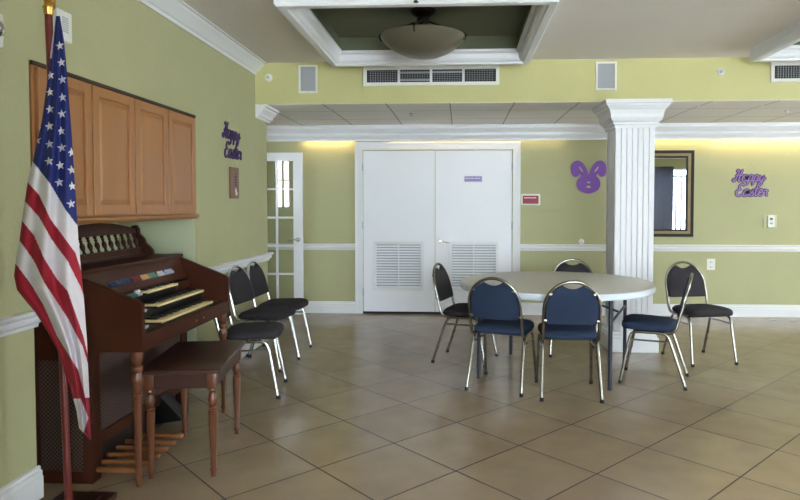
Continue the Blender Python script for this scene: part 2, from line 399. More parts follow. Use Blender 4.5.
# rear and right windows: frame, mullions, pane
def window_y(n, x0, x1, z0, z1, y, cols=2, rows=1):
    bm = newbm(); t = .05
    for a in ((x0, x1, z0, z0+t), (x0, x1, z1-t, z1), (x0, x0+t, z0+t, z1-t), (x1-t, x1, z0+t, z1-t)): box(bm, a[0], a[1], y-.05, y+.01, a[2], a[3])
    for i in range(1, cols): xx = x0+(x1-x0)*i/cols; box(bm, xx-.015, xx+.015, y-.04, y, z0+t, z1-t)
    for i in range(1, rows): zz = z0+(z1-z0)*i/rows; box(bm, x0+t, x1-t, y-.04, y, zz-.012, zz+.012)
    f = struct('window_%d' % n, bm, 'alu'); obj('pane', box(newbm(), x0+.03, x1-.03, y-.024, y-.018, z0+.03, z1-.03), 'pane', f); return f
for i, (x0, x1, z0, z1) in enumerate(REAR_WIN): window_y(i+1, x0, x1, z0, z1, REAR-.03)
window_y(4, CORR_WIN[0], CORR_WIN[1], CORR_WIN[2], CORR_WIN[3], 6.22, 2, 2)
bm = newbm(); t = .05
for (y0, y1, z0, z1) in RIGHT_WIN:
    bm = newbm()
    for a in ((y0, y1, z0, z0+t), (y0, y1, z1-t, z1), (y0, y0+t, z0+t, z1-t), (y1-t, y1, z0+t, z1-t), ((y0+y1)/2-.02, (y0+y1)/2+.02, z0+t, z1-t)): box(bm, RIGHT+.02, RIGHT+.08, a[0], a[1], a[2], a[3])
    f = struct('window_%d' % (5 if y0 < 0 else 6), bm, 'alu'); obj('pane', box(newbm(), RIGHT+.048, RIGHT+.054, y0+.03, y1-.03, z0+.03, z1-.03), 'pane', f)
o = struct('ground_patio', box(newbm(), -3, 10, REAR-2.2, REAR-.16, -.2, -.06), 'patio')
# ------------------------------------------------------------------ double doors on the back wall
bm = newbm()
for a in ((DX0, -1.232, 0, 2.166), (.652, DX1, 0, 2.166), (-1.232, .652, 2.066, 2.166)):
    box(bm, a[0], a[1], D-.02, D+.001, a[2], a[3])
for a in ((DX0, DX0+.022, 0, 2.166), (DX1-.022, DX1, 0, 2.166), (DX0+.022, DX1-.022, 2.144, 2.166)):
    box(bm, a[0], a[1], D-.032, D-.02, a[2], a[3])
for a in ((-1.255, -1.240, 0, 2.09), (.660, .675, 0, 2.09), (-1.240, .660, 2.075, 2.09)):
    box(bm, a[0], a[1], D-.026, D-.02, a[2], a[3])
struct('trim_11', bm, 'trim')
def leaf(n, x0, x1, lx0, lx1, hinge_x):
    bm = newbm(); z0, z1 = .028, 2.055; lz0, lz1 = .302, .908; ya, yb = D-.012, D-.0005
    for a in ((x0, lx0, z0, z1), (lx1, x1, z0, z1), (lx0, lx1, z0, lz0), (lx0, lx1, lz1, z1)): box(bm, a[0], a[1], ya, yb, a[2], a[3])
    d = struct('door_%d' % n, bm, 'door')
    bm = newbm(); t = .03
    for a in ((lx0-.01, lx1+.01, lz0-.01, lz0+t), (lx0-.01, lx1+.01, lz1-t, lz1+.01), (lx0-.01, lx0+t, lz0+t, lz1-t), (lx1-t, lx1+.01, lz0+t, lz1-t)): box(bm, a[0], a[1], D-.024, D-.008, a[2], a[3], .003)
    xm = (lx0+lx1)/2; 
    g = obj('louver_frame', bm, 'trim', d)
    bm = newbm(); nn = 16; h = (lz1-lz0-2*t)/nn
    box(bm, xm-.006, xm+.006, D-.022, D-.006, lz0+t, lz1-t)
    for i in range(nn):
        z = lz0+t+i*h
        prism(bm, [(D-.022, z+.002), (D-.019, z+.002), (D-.007, z+h*.62), (D-.010, z+h*.62)], YZ, lx0+t, lx1-t)
    obj('louver', bm, 'door', d)
    obj('louver_backing', box(newbm(), lx0+t, lx1-t, D-.004, D-.001, lz0+t, lz1-t), 'louver', d)
    bm = newbm()
    for z in (.28, 1.12, 1.85): box(bm, hinge_x-.008, hinge_x+.008, D-.03, D-.012, z-.05, z+.05, .003)
    obj('hinge', bm, 'louver', d, label='grey metal hinges')
    return d
d1 = leaf(1, -1.222, -.320, -1.085, -.468, -1.226); d2 = leaf(2, -.312, .642, -.136, .470, .646)
bm = newbm(); lathe(bm, [(.028, D-.026), (.028, D-.012)], (-.245, 0, .912), 16, axis='y')
tube(bm, [(-.245, D-.02, .912), (-.245, D-.055, .912)], .009); tube(bm, smooth_path([(-.255, D-.055, .912), (-.20, D-.056, .917), (-.135, D-.05, .905)]), .009)
obj('lever_handle', bm, 'chrome', d2, smooth=True, label='chrome lever handle')
struct('threshold', box(newbm(), -1.232, .652, D-.006, D, .0, .028), 'dark_gap')
# name plate and signs
t = thing('name_plate', 'small purple and white name plate on the right white door', 'sign', (.16, D-.012, 1.70))
obj('plate', box(newbm(), .044, .277, D-.018, D-.0125, 1.66, 1.742, .002), 'white_plastic', t)
obj('insert', box(newbm(), .052, .268, D-.020, D-.0175, 1.668, 1.734), 'sign_purple', t)
bm = newbm(); x = .066
for wv in (.03, .022, .034, .0, .028, .02): box(bm, x, x+wv+.001, D-.0215, D-.0195, 1.704, 1.713); x += wv+.009
obj('lettering', bm, 'white_plastic', t)
t = thing('wall_sign', 'small crimson sign in a white frame beside the double doors', 'sign', (.874, D, 1.443))
bm = newbm(); box(bm, .756, .992, D-.012, D-.001, 1.374, 1.512, .005); obj('sign_frame', bm, 'white_plastic', t)
obj('sign_panel', box(newbm(), .776, .972, D-.015, D-.0115, 1.391, 1.492), 'sign_red', t)
bm = newbm(); x = .793
for wv in (.012, .008, .014, .01, .012, .008, .012, .014, .008, .01): box(bm, x, x+wv, D-.0168, D-.0145, 1.459, 1.471); x += wv+.0045
obj('lettering', bm, 'white_plastic', t)
# ------------------------------------------------------------------ french door standing open in front of the back wall
FY = 7.60; fx0, fx1, fz0, fz1 = -2.80, -1.945, .02, 2.02
cols = [(-2.70, -2.475), (-2.445, -2.296), (-2.262, -2.05)]
bm = newbm()
zrow = [.17+i*(1.92-.17)/5 for i in range(6)]
xc = [-2.70, -2.482, -2.268, -2.058]
box(bm, fx0, xc[0], FY-.02, FY+.02, fz0, fz1); box(bm, xc[3], fx1, FY-.02, FY+.02, fz0, fz1)
box(bm, xc[0], xc[3], FY-.02, FY+.02, fz0, zrow[0]); box(bm, xc[0], xc[3], FY-.02, FY+.02, zrow[5], fz1)
for z in zrow[1:5]: box(bm, xc[0], xc[3], FY-.015, FY+.015, z-.012, z+.012)
for x in xc[1:3]: box(bm, x-.013, x+.013, FY-.0145, FY+.0145, zrow[0], zrow[5])
fd = struct('door_3', bm, 'trim')
for i in range(5):
    for j in range(3):
        obj('door_pane', box(newbm(), xc[j]+.005, xc[j+1]-.005, FY-.003, FY+.003, zrow[i]+.005, zrow[i+1]-.005), 'door_pane', fd)
bm = newbm(); lathe(bm, [(.026, FY-.03), (.026, FY-.02)], (-2.0, 0, .945), 16, axis='y'); tube(bm, [(-2.0, FY-.02, .945), (-2.0, FY-.065, .945)], .009)
tube(bm, smooth_path([(-1.99, FY-.065, .945), (-2.05, FY-.066, .95), (-2.11, FY-.06, .94)]), .009)
obj('lever_handle', bm, 'chrome', fd, smooth=True, label='chrome lever handle')
# ------------------------------------------------------------------ kitchen-type cabinets set in the left wall
cb = thing('wall_cabinet', 'honey maple wall cabinet with four raised-panel doors above the organ', 'cabinet', (-1.97, 3.67, CABZ0))
cy0, cy1 = YA+.012, YB-.02
bm = newbm(); box(bm, XL-.33, XL+.002, cy0, cy1, CABZ0, CABZ1); obj('cabinet_body', bm, 'maple', cb)
obj('shadow_strip', box(newbm(), XL-.0, XL+.012, cy0-.004, cy1, CABZ1-.016, CABZ1+.0035), 'maple_dark', cb, label='dark strip painted as the shaded gap along the top')  # solid dark strip painted in for the shaded gap above the cabinet
bm = newbm(); prism(bm, [(0, CABZ0-.012), (.014, CABZ0-.012), (.03, CABZ0+.006), (.03, CABZ0+.018), (0, CABZ0+.026)], lambda a, b, d: (XL+a, d, b), cy0, cy1+.004); obj('bottom_moulding', bm, 'maple', cb)
def raised_door(y0, y1, z0, z1, x):
    bm = newbm(); st = .055
    box(bm, x, x+.02, y0, y0+st, z0, z1, .003); box(bm, x, x+.02, y1-st, y1, z0, z1, .003)
    box(bm, x, x+.02, y0+st, y1-st, z0, z0+st, .003); box(bm, x, x+.02, y0+st, y1-st, z1-st, z1, .003)
    a, b, c, d = y0+st, y1-st, z0+st, z1-st; g = .028
    r = [[bm.verts.new((xx, p, q)) for p, q in ((a+i, c+i), (b-i, c+i), (b-i, d-i), (a+i, d-i))] for i, xx in ((0, x+.006), (.006, x+.006), (g, x+.015), (g, x+.015))]
    fs = []
    for A, B in zip(r, r[1:3]):
        for q in range(4): fs.append(bm.faces.new((A[q], A[(q+1) % 4], B[(q+1) % 4], B[q])))
    fs.append(bm.faces.new(r[2])); bmesh.ops.delete(bm, geom=r[3], context='VERTS'); bmesh.ops.recalc_face_normals(bm, faces=fs)
    for f in fs:
        if f.normal.x < 0: f.normal_flip()
    return bm
dw = (cy1-cy0-.05)/4
for i in range(4):
    y0 = cy0+.02+i*(dw+.004); obj('cabinet_door', raised_door(y0, y0+dw-.010, CABZ0+.035, CABZ1-.022, XL+.002), 'maple', cb)
# ------------------------------------------------------------------ electric organ
def turned(bm, x, y, h, r=.0225, n=14):
    lathe(bm, [(r*.55, 0), (r*.6, .02), (r*.85, .035), (r*.55, .05), (r*.7, .07), (r*.62, .08), (r*1.02, h*.66), (r*1.02, h*.68)], (x, y, 0), 8, PI/8)
    lathe(bm, [(r*.8, h*.68), (r*1.15, h*.695), (r*.8, h*.71), (r*.85, h*.73), (r*1.25, h*.775), (r*1.3, h*.80), (r*.9, h*.845), (r*1.2, h*.86), (r*1.2, h*.885), (r*.8, h*.90), (r*1.15, h*.93), (r*1.25, h*.96), (r*1.25, h)], (x, y, 0), n)
og = thing('electric_organ', 'dark walnut spinet organ with stacked keyboards, coloured tabs and spindle music rack', 'organ', (-1.95, 3.45, 0))
OY0, OY1 = 2.885, 4.015; OF = -1.52; OB = -2.40
side = [(OF, .665), (OF, .895), (OF-.02, .912), (-1.84, 1.03), (OB, 1.03), (OB, .665)]
for y0, y1 in ((OY0, OY0+.026), (OY1-.026, OY1)):
    bm = newbm(); prism(bm, side, XZ, y0, y1); obj('side_panel', bm, 'organ', og)
ia, ib = OY0+.0262, OY1-.0262
bm = newbm(); box(bm, OB-.01, -1.83, OY0-.004, OY1+.004, 1.031, 1.052, .004); obj('top_board', bm, 'organ', og)
bm = newbm(); prism(bm, [(-1.845, 1.03), (-1.93, 1.03), (-1.93, .90), (-1.80, .895), (-1.80, .905)], XZ, ia, ib); obj('stop_panel', bm, 'organ', og)
bm = newbm(); box(bm, -1.56, OF-.002, ia, ib, .665, .748, .004); box(bm, OB+.02, -1.562, ia, ib, .668, .70); obj('key_bed', bm, 'organ', og)
# key slips: three decks
decks = [(-1.585, 3.22, 3.90, .757, .105), (-1.675, 3.36, 3.975, .82, .095), (-1.765, 3.42, 3.80, .885, .07)]
bm = newbm()
box(bm, -1.70, -1.585, ia, ib, .701, .738); box(bm, -1.80, -1.70, ia, ib, .701, .80)
box(bm, -1.90, -1.80, ia, ib, .701, .865); box(bm, OB+.02, -1.9, ia, ib, .701, 1.03)
obj('key_well', bm, 'black', og)
for xf, y0, y1, z, dp in decks:
    obj('key_cheek', box(newbm(), xf-dp, xf-.01, y1+.004, ib, z-.05, z+.002, .002), 'organ', og)
    if xf == -1.765: obj('key_cheek', box(newbm(), xf-dp, xf-.01, ia, y0-.125, z-.05, z+.002, .002), 'organ', og)
for di, (xf, y0, y1, z, dp) in enumerate(decks):
    kb = obj('keyboard', box(newbm(), xf-dp, xf-.006, y0, y1, z-.022, z-.012), 'black', og)
    nk = int((y1-y0)/.0225); kw = (y1-y0)/nk; w0 = b0 = None
    for i in range(nk):
        if w0 is None:
            w0 = obj('white_key', box(newbm(), -dp, 0, .0008, kw-.0008, -.014, 0, .001), 'ivory', kb, local=True); kk = w0
        else: kk = w0.copy(); COL.objects.link(kk); kk.parent = kb
        kk.location = (xf-og.location.x, y0+i*kw-og.location.y, z)
        if i % 7 not in (2, 6) and i < nk-1:
            if b0 is None: b0 = obj('black_key', box(newbm(), -dp, -dp*.38, -.006, .006, 0, .011, .002), 'black', kb, local=True); kk = b0
            else: kk = b0.copy(); COL.objects.link(kk); kk.parent = kb
            kk.location = (xf-og.location.x, y0+(i+1)*kw-og.location.y, z)
# tabs: on the sloping stop panel and beside the keyboards
def tab(m, y0, y1, n, x0, z0, x1, z1):
    w = (y1-y0)/n
    for i in range(n):
        bm = newbm(); nx, nz = (z1-z0), (x0-x1); L = math.hypot(nx, nz); nx, nz = nx/L*.008, nz/L*.008
        prism(bm, [(x0, z0), (x1, z1), (x1+nx, z1+nz), (x0+nx*1.8, z0+nz*1.8)], XZ, y0+i*w+.002, y0+(i+1)*w-.002); obj('stop_tab', bm, m, og)
tx0, tz0, tx1, tz1 = -1.812, .925, -1.838, 1.0
def yat(px): return 3.12+(px-103)*(3.83-3.12)/62
for m, a, b, n in (('tab_blue', 103, 121, 4), ('tab_red', 122, 130, 2), ('tab_tan', 131, 138, 2), ('tab_teal', 138, 146, 2), ('tab_white', 148, 154.5, 2), ('tab_lilac', 156, 165, 2)):
    tab(m, yat(a), yat(b), n, tx0, tz0+.016, tx1, tz1-.026)
tab('tab_teal', 3.15, 3.30, 3, -1.76, .872, -1.795, .884); tab('tab_white', 3.30, 3.35, 1, -1.76, .872, -1.795, .884)
tab('tab_white', 3.14, 3.23, 3, -1.675, .802, -1.72, .815); tab('tab_tan', 2.95, 3.02, 2, -1.60, .742, -1.64, .752); tab('tab_white', 3.02, 3.10, 2, -1.60, .742, -1.64, .752)
for y in (3.335, 3.36): bm = newbm(); lathe(bm, [(.009, .885), (.012, .895), (.007, .903)], (-1.79, y, 0), 10); obj('knob', bm, 'tab_white', og, smooth=True)
bm = newbm()
for y in (3.50, 3.60): lathe(bm, [(.006, OF-.003), (.006, OF+.001)], (0, y, .705), 8, axis='x')
obj('screw', bm, 'brass', og)
# lower case with woven grilles
bm = newbm()
LX = -1.80; ly0, ly1 = 2.925, 3.995
for a in ((LX-.05, LX, ly0, ly0+.075), (LX-.05, LX, ly1-.075, ly1), (OB, OB+.06, ly0, ly0+.05), (LX-.34, LX-.27, ly0, ly0+.03)): box(bm, *a, .0, .666, .003)
box(bm, LX-.03, LX-.002, ly0+.075, ly1-.075, .17, .23); box(bm, LX-.03, LX-.002, ly0+.075, ly1-.075, .62, .666)
box(bm, OB+.06, LX-.05, ly0+.002, ly0+.03, 0, .06); box(bm, OB+.06, LX-.05, ly0+.002, ly0+.03, .61, .666)
box(bm, OB, LX-.05, ly1-.03, ly1, 0, .666)
obj('lower_case', bm, 'organ', og)
obj('speaker_grille', box(newbm(), LX-.03, LX-.012, ly0+.075, ly1-.075, .23, .62), 'weave', og, label='woven dark brown grille cloth')
obj('speaker_grille', box(newbm(), OB+.06, LX-.05, ly0+.012, ly0+.02, .06, .61), 'weave', og, label='woven dark brown grille cloth')
obj('pedal_recess', box(newbm(), LX-.08, LX-.06, ly0+.04, ly1-.04, 0, .3), 'black', og)
for y in (2.905, OY1-.02): bm = newbm(); turned(bm, OF-.045, y+.012, .664); obj('leg', bm, 'organ_leg', og, smooth=True)
for i in range(6):
    y = 2.965+i*.092
    o = obj('pedal', box(newbm(), LX-.06, LX+.225, y-.011, y+.011, .045, .068, .005), 'pedal', og)
bm = newbm(); prism(bm, [(LX-.04, .05), (LX+.12, .075), (LX+.12, .09), (LX+.0, .22), (LX-.04, .22)], XZ, 3.62, 3.72); obj('expression_pedal', bm, 'black', og)
# music rack
rk = obj('music_rack', (lambda b: (box(b, -2.07, -2.02, 3.10, 3.88, 1.053, 1.07, .003), box(b, -2.05, -2.03, 3.10, 3.88, 1.065, 1.105, .003), b)[-1])(newbm()), 'rack', og)
def lean(z): return -2.035-(z-1.06)*.30
bm = newbm(); prof = [(lean(1.205)-.012, 1.205), (lean(1.205)+.012, 1.205)]
top = [(3.11, 1.222), (3.2, 1.24), (3.35, 1.262), (3.49, 1.268), (3.63, 1.262), (3.78, 1.24), (3.87, 1.222), (3.87, 1.195), (3.11, 1.195)]
prism(bm, top, lambda a, b, d: (lean(b)+d, a, b), -.01, .01); obj('top_rail', bm, 'rack', rk)
for y in (3.105, 3.88):
    bm = newbm(); prism(bm, [(-2.055, 1.053), (-1.96, 1.053), (-1.965, 1.085), (-1.985, 1.11), (-2.01, 1.13), (-2.02, 1.16), (-2.05, 1.19), (-2.055, 1.225), (-2.07, 1.245), (-2.10, 1.24), (-2.10, 1.21)], XZ, y-.012, y+.012); obj('rack_end', bm, 'rack', rk)
sp0 = None
for i in range(11):
    y = 3.15+i*.0695
    if sp0 is None:
        bm = newbm(); prof = [(.007, 0), (.011, .006), (.006, .014), (.009, .022), (.014, .040), (.012, .052), (.006, .066), (.010, .073), (.006, .080), (.011, .090), (.008, .098)]
        lathe(bm, prof, (0, 0, 0), 10); bmesh.ops.transform(bm, matrix=Matrix.Rotation(-math.atan(.30), 4, 'Y'), verts=bm.verts)
        sp0 = obj('spindle', bm, 'organ', rk, smooth=True, local=True); s_ = sp0
    else: s_ = sp0.copy(); COL.objects.link(s_); s_.parent = rk
    s_.location = (lean(1.105)-og.location.x, y-og.location.y, 1.102)
# bench
be = thing('organ_bench', 'walnut bench with turned legs standing in front of the organ', 'bench', (-1.442, 3.317, 0))
bx0, bx1, by0, by1 = -1.442-.182, -1.442+.182, 3.317-.322, 3.317+.322
bm = newbm(); box(bm, bx0-.018, bx1+.018, by0-.018, by1+.018, .532, .555, .006); obj('seat', bm, 'bench', be)
bm = newbm()
for a in ((bx0+.01, bx1-.01, by0+.01, by0+.03), (bx0+.01, bx1-.01, by1-.03, by1-.01), (bx0+.01, bx0+.03, by0+.03, by1-.03), (bx1-.03, bx1-.01, by0+.03, by1-.03)): box(bm, *a, .455, .531)
obj('apron', bm, 'bench', be)
for x in (bx0+.03, bx1-.03):
    for y in (by0+.03, by1-.03):
        bm = newbm(); box(bm, x-.024, x+.024, y-.024, y+.024, .45, .531, .003); lathe(bm, [(.012, 0), (.014, .02), (.018, .032), (.012, .045), (.016, .06), (.014, .07), (.023, .34)], (x, y, 0), 8, PI/8)
        lathe(bm, [(.018, .34), (.024, .350), (.017, .360), (.021, .375), (.026, .395), (.021, .42), (.016, .43), (.024, .44), (.022, .45)], (x, y, 0), 14)
        obj('leg', bm, 'organ_leg', be, smooth=True)
be.rotation_euler = (0, 0, math.radians(8.8))
# ------------------------------------------------------------------ stacking banquet chairs (local: +y forward)
def back_y(z): return -.165-(z-.45)*.25
def build_chair(fabric, metal, label, name='banquet_chair'):
    t = thing(name, label, 'chair')
    bm = newbm(); a, b, nn = .212, .205, 40
    lay = [(.418, .03), (.424, .006), (.440, 0), (.458, .004), (.472, .018), (.482, .045), (.488, .09), (.490, .15)]
    rings = []
    for z, ins in lay:
        ring = []
        for k in range(nn):
            th = 2*PI*k/nn; c, s = math.cos(th), math.sin(th); e = .42
            px = math.copysign(abs(c)**e, c)*(a-ins); py = math.copysign(abs(s)**e, s)*(b-ins)
            px *= 1-.05*(1-(py/b+1)/2)
            zz = z+(.006*(py/b) if z > .45 else 0)
            ring.append(bm.verts.new((px, py+.035, zz)))
        rings.append(ring)
    fs = []
    for A, B in zip(rings, rings[1:]):
        for k in range(nn): fs.append(bm.faces.new((A[k], A[(k+1) % nn], B[(k+1) % nn], B[k])))
    fs += [bm.faces.new(rings[0][::-1]), bm.faces.new(rings[-1])]; bmesh.ops.recalc_face_normals(bm, faces=fs)
    obj('seat', bm, fabric, t, smooth=True, local=True)
    # backrest cushion: arch with crescent hand slot
    R = .182; zc = .648; poly = []
    poly += [(-R+.02, .535), (R-.02, .535), (R-.006, .541), (R, .556), (R, zc)]
    for k in range(1, 9):
        th = math.radians(k*8.4); poly.append((R*math.cos(th), zc+R*math.sin(th)))
    xe = R*math.cos(math.radians(67.2)); ze = zc+R*math.sin(math.radians(67.2))
    for k in range(1, 10):
        u = 1-2*k/10; poly.append((xe*u, ze-.026*(1-u*u)))
    for k in range(8, 0, -1):
        th = math.radians(180-k*8.4); poly.append((R*math.cos(th), zc+R*math.sin(th)))
    poly += [(-R, zc), (-R, .556), (-R+.006, .541)]
    bm = newbm()
    fs = prism(bm, poly, lambda p, q, d: (p, back_y(q)+d, q), -.012, .022)
    es = [e for f in fs[:2] for e in f.edges]; bmesh.ops.bevel(bm, geom=es, offset=.006, segments=2, affect='EDGES', profile=.5)
    obj('backrest', bm, fabric, t, smooth=True, local=True)
    # arch tube
    pts = [(.180, .02, .408), (.185, -.08, .408), (.192, -.135, .415), (.193, back_y(.45), .45)]
    pts = smooth_path(pts, 4)+[Vector((.194, back_y(z), z)) for z in (.5, .57, .645)]
    arch = [Vector((.194*math.cos(th), back_y(.645+.2*math.sin(th)), .645+.2*math.sin(th))) for th in [math.radians(x) for x in range(10, 91, 10)]]
    half = pts+arch; other = [Vector((-p.x, p.y, p.z)) for p in half[::-1][1:]]
    bm = newbm(); tube(bm, half+other, .0115, 10); obj('back_frame', bm, metal, t, smooth=True, local=True)
    for sx in (-1, 1):
        fr = smooth_path([(sx*.19, .04, .406), (sx*.19, .11, .406), (sx*.192, .150, .392), (sx*.194, .168, .355)], 4)+[Vector((sx*.207, .234, .012))]
        re = smooth_path([(sx*.19, .04, .406), (sx*.19, -.06, .406), (sx*.192, -.10, .39), (sx*.194, -.122, .352)], 4)+[Vector((sx*.207, -.234, .012))]
        for path, sy in ((fr, 1), (re, -1)):
            bm = newbm(); tube(bm, path, .0115, 10); lg = obj('leg', bm, metal, t, smooth=True, local=True)
            bm = newbm(); tube(bm, [(sx*.2065, sy*.2315, .026), (sx*.2075, sy*.2355, 0.0)], .0145, 10); obj('rubber_foot', bm, 'rubber', lg, local=True)
            for u in (.42, .62):
                bm = newbm(); q = path[-2].lerp(path[-1], u); lathe(bm, [(.006, 0), (.006, .012)], (q.x, q.y+sy*-.008-(0.006), q.z), 8, axis='y')
                obj('bumper', bm, 'rubber', lg, local=True)
        bm = newbm(); tube(bm, [(sx*.1945, -.126, .345), (sx*.1945, .172, .345)], .007, 8); obj('stretcher', bm, metal, t, smooth=True, local=True)
    bm = newbm(); tube(bm, [(-.19, .10, .404), (.19, .10, .404)], .009, 8); tube(bm, [(-.19, -.05, .404), (.19, -.05, .404)], .009, 8); obj('seat_frame', bm, metal, t, smooth=True, local=True)
    for sx in (-1, 1):
        for z, xx in ((.565, .182), (.755, .150)):
            bm = newbm(); box(bm, sx*xx-.012, sx*xx+.012, back_y(z)-.017, back_y(z)-.010, z-.008, z+.008, .003); obj('bracket', bm, metal, t, local=True)
    return t
blue = build_chair('blue_fabric', 'nickel', 'round-backed blue banquet chair seen from behind, left one of the front pair at the table')
dark = build_chair('grey_fabric', 'nickel', 'charcoal round-backed banquet chair at the left side of the table, turned toward it')
chro = build_chair('grey_fabric', 'chrome', 'charcoal chrome banquet chair by the left wall, nearest to the organ')
G1 = 'chairs around the round table'; G2 = 'chairs lined up by the left wall'
def put(src, x, y, deg, label, group, first=False):
    o = src if first else dup(src)
    o.location = (x, y, 0); o.rotation_euler = (0, 0, math.radians(deg)); o['label'] = label; o['group'] = group; return o
put(blue, .323, 4.723, -20, 'round-backed blue banquet chair seen from behind, left one of the front pair at the table', G1, True)
put(blue, .788, 4.567, -2.5, 'round-backed blue banquet chair seen from behind, right one of the front pair at the table', G1)
put(blue, 1.525, 4.932, 69, 'blue banquet chair seen from the side, in front of the white column', G1)
put(dark, .047, 5.50, 253, 'charcoal round-backed banquet chair at the left side of the table, turned toward it', G1, True)
put(dark, 2.118, 5.605, 193, 'charcoal banquet chair standing right of the column with its seat facing us', G1)
put(dark, 1.052, 5.82, 172, 'dark banquet chair behind the table, only its rounded back showing above the top', G1)
put(chro, -1.55, 4.475, 278.5, 'charcoal chrome banquet chair by the left wall, nearest to the organ', G2, True)
put(chro, -1.685, 5.235, 263, 'charcoal chrome banquet chair by the left wall, middle one of the row', G2)
put(chro, -1.68, 5.70, 268, 'charcoal chrome banquet chair by the left wall, farthest one near the french door', G2)
# ------------------------------------------------------------------ round folding table
TX, TY, TR, TZ = .785, 5.17, .785, .745
tb = thing('round_table', 'round folding table with grey top, white edge and navy legs', 'table', (TX, TY, 0))
bm = newbm(); lathe(bm, [(TR-.012, TZ-.008), (TR-.006, TZ-.002), (TR-.012, TZ)], (TX, TY, 0), 80); obj('tabletop', bm, 'table_top', tb, smooth=True)
bm = newbm(); lathe(bm, [(TR-.03, TZ-.052), (TR-.008, TZ-.052), (TR, TZ-.044), (TR, TZ-.012), (TR-.006, TZ-.0045), (TR-.02, TZ-.0045)], (TX, TY, 0), 80); obj('table_edge', bm, 'table_rim', tb, smooth=True, label='white moulded table edge')
LP = [(.15, 4.908), (.468, 5.722), (1.111, 4.633), (1.43, 5.45)]
for i, (x, y) in enumerate(LP):
    bm = newbm(); tube(bm, [(x, y, .0), (x, y, TZ-.05)], .0155, 12); lg = obj('leg', bm, 'navy', tb, smooth=True)
bm = newbm()
for a, b in ((0, 1), (2, 3)):
    p, q = Vector((*LP[a], .66)), Vector((*LP[b], .66)); tube(bm, [p, q], .012, 8)
    mid = (p+q)/2; c = Vector((TX, TY+.02, .69)); tube(bm, [mid.lerp(Vector((mid.x, mid.y, .5)), .9), c], .009, 8); tube(bm, [Vector((*LP[a], .5)), Vector((*LP[b], .5))], .010, 8)
obj('brace', bm, 'navy', tb, smooth=True)
# ------------------------------------------------------------------ flag on its stand
FYp = 2.62
fs_ = thing('flagpole', 'dark red wooden flagpole on a low mahogany base with brass fitting at its top', 'flagpole', (-1.725, FYp, 0))
def px(x, y, Y):    # pixel to the world point at depth Y
    p, w = .0326, .0506
    fw = Vector((-math.sin(w)*math.cos(p), math.cos(w)*math.cos(p), -math.sin(p))); rt = Vector((math.cos(w), math.sin(w), 0)); up = rt.cross(fw)
    r = fw+rt*((x-428.8)/621.6)+up*(-(y-225.7)/621.6); return Vector((0, 0, 1.37))+r*(Y/r.y)
bm = newbm(); box(bm, -1.86, -1.60, FYp-.17, FYp+.17, 0, .032, .006); box(bm, -1.82, -1.64, FYp-.12, FYp+.12, .032, .045, .006); obj('base', bm, 'bench', fs_, label='dark brown wooden base')
pb, pt = Vector((-1.725, FYp, .05)), px(48.5, 14, FYp)
bm = newbm(); tube(bm, [pb, pt], .0155, 16); obj('pole', bm, 'mahogany', fs_, smooth=True)
dirp = (pt-pb).normalized()
bm = newbm(); q = lambda s: pt+dirp*s
tube(bm, [q(-.004), q(0), q(.02), q(.03), q(.035), q(.05), q(.06), q(.075), q(.085), q(.12), q(.2), q(.205)], [.017, .019, .019, .023, .016, .014, .022, .022, .013, .013, .013, .02], 16)
obj('brass_fitting', bm, 'brass', fs_, smooth=True, label='brass collar and upper pole')
bm = newbm(); c0 = q(.055)+Vector((.02, -.01, 0)); tube(bm, [c0+Vector((.016*math.cos(a), 0, .016*math.sin(a))) for a in [2*PI*i/16 for i in range(17)]], .003, 6, cap=False)
tube(bm, [c0+Vector((.016, 0, -.002)), c0+Vector((.026, -.012, -.022)), c0+Vector((.028, -.02, -.042))], .004, 8); obj('hanging_ring', bm, 'brass', fs_, smooth=True, label='brass ring and snap hook')
# flag cloth: folded drape; front and back sheets with pleats
Lf = [(16, 56), (40, 52), (80, 47.5), (120, 42), (160, 33), (180, 28), (200, 25), (220, 22), (240, 19.5), (262, 15.5), (276, 14), (290, 17), (300, 25), (312, 35), (330, 46.5), (349, 57), (380, 67.6), (411, 76.5), (428, 79), (440, 90)]
Rf = [(16, 60), (40, 64), (60, 66), (130, 71.5), (200, 76), (240, 78.5), (300, 84), (340, 87), (400, 89.5), (440, 91)]
def interp(t, x):
    if x <= t[0][0]: return t[0][1]
    for (a, b), (c, d) in zip(t, t[1:]):
        if x <= c: return b+(d-b)*(x-a)/(c-a)
    (a, b), (c, d) = t[-2], t[-1]; return d+(d-b)*(x-c)/(c-a)
BOR = [[(20, 147), (31.4, 160), (50, 183.5), (65, 209), (77, 225), (90, 245)],
 [(15, 168), (27.3, 181.7), (39, 194.7), (50.7, 219.4), (62.4, 235), (75.4, 253), (80.6, 269), (92, 295)],
 [(12, 187), (24.7, 201), (39, 217), (52, 240), (67.6, 261), (80.6, 287), (92, 320)],
 [(12, 210), (22, 220.7), (33.8, 235), (44, 258), (57, 279), (67.6, 291), (83, 335), (92, 372)],
 [(10, 229), (19.5, 240), (34, 261), (44, 282), (67.6, 318), (83, 347), (92, 378)],
 [(10, 256), (15.6, 263.6), (31, 284), (44, 306), (57, 336), (78, 370), (86, 401), (92, 425)]]
STARS = [(115, 88), (118, 120), (97, 145), (120, 153), (96, 177), (120, 187), (96, 210), (119, 219), (95, 243), (118, 252), (71, 270), (95, 277), (119, 284), (94, 310), (116, 318), (138, 327), (114, 351), (139, 358), (137, 392), (73, 240), (138, 293)]
STARS = [(a*.52, b*.52) for a, b in STARS]
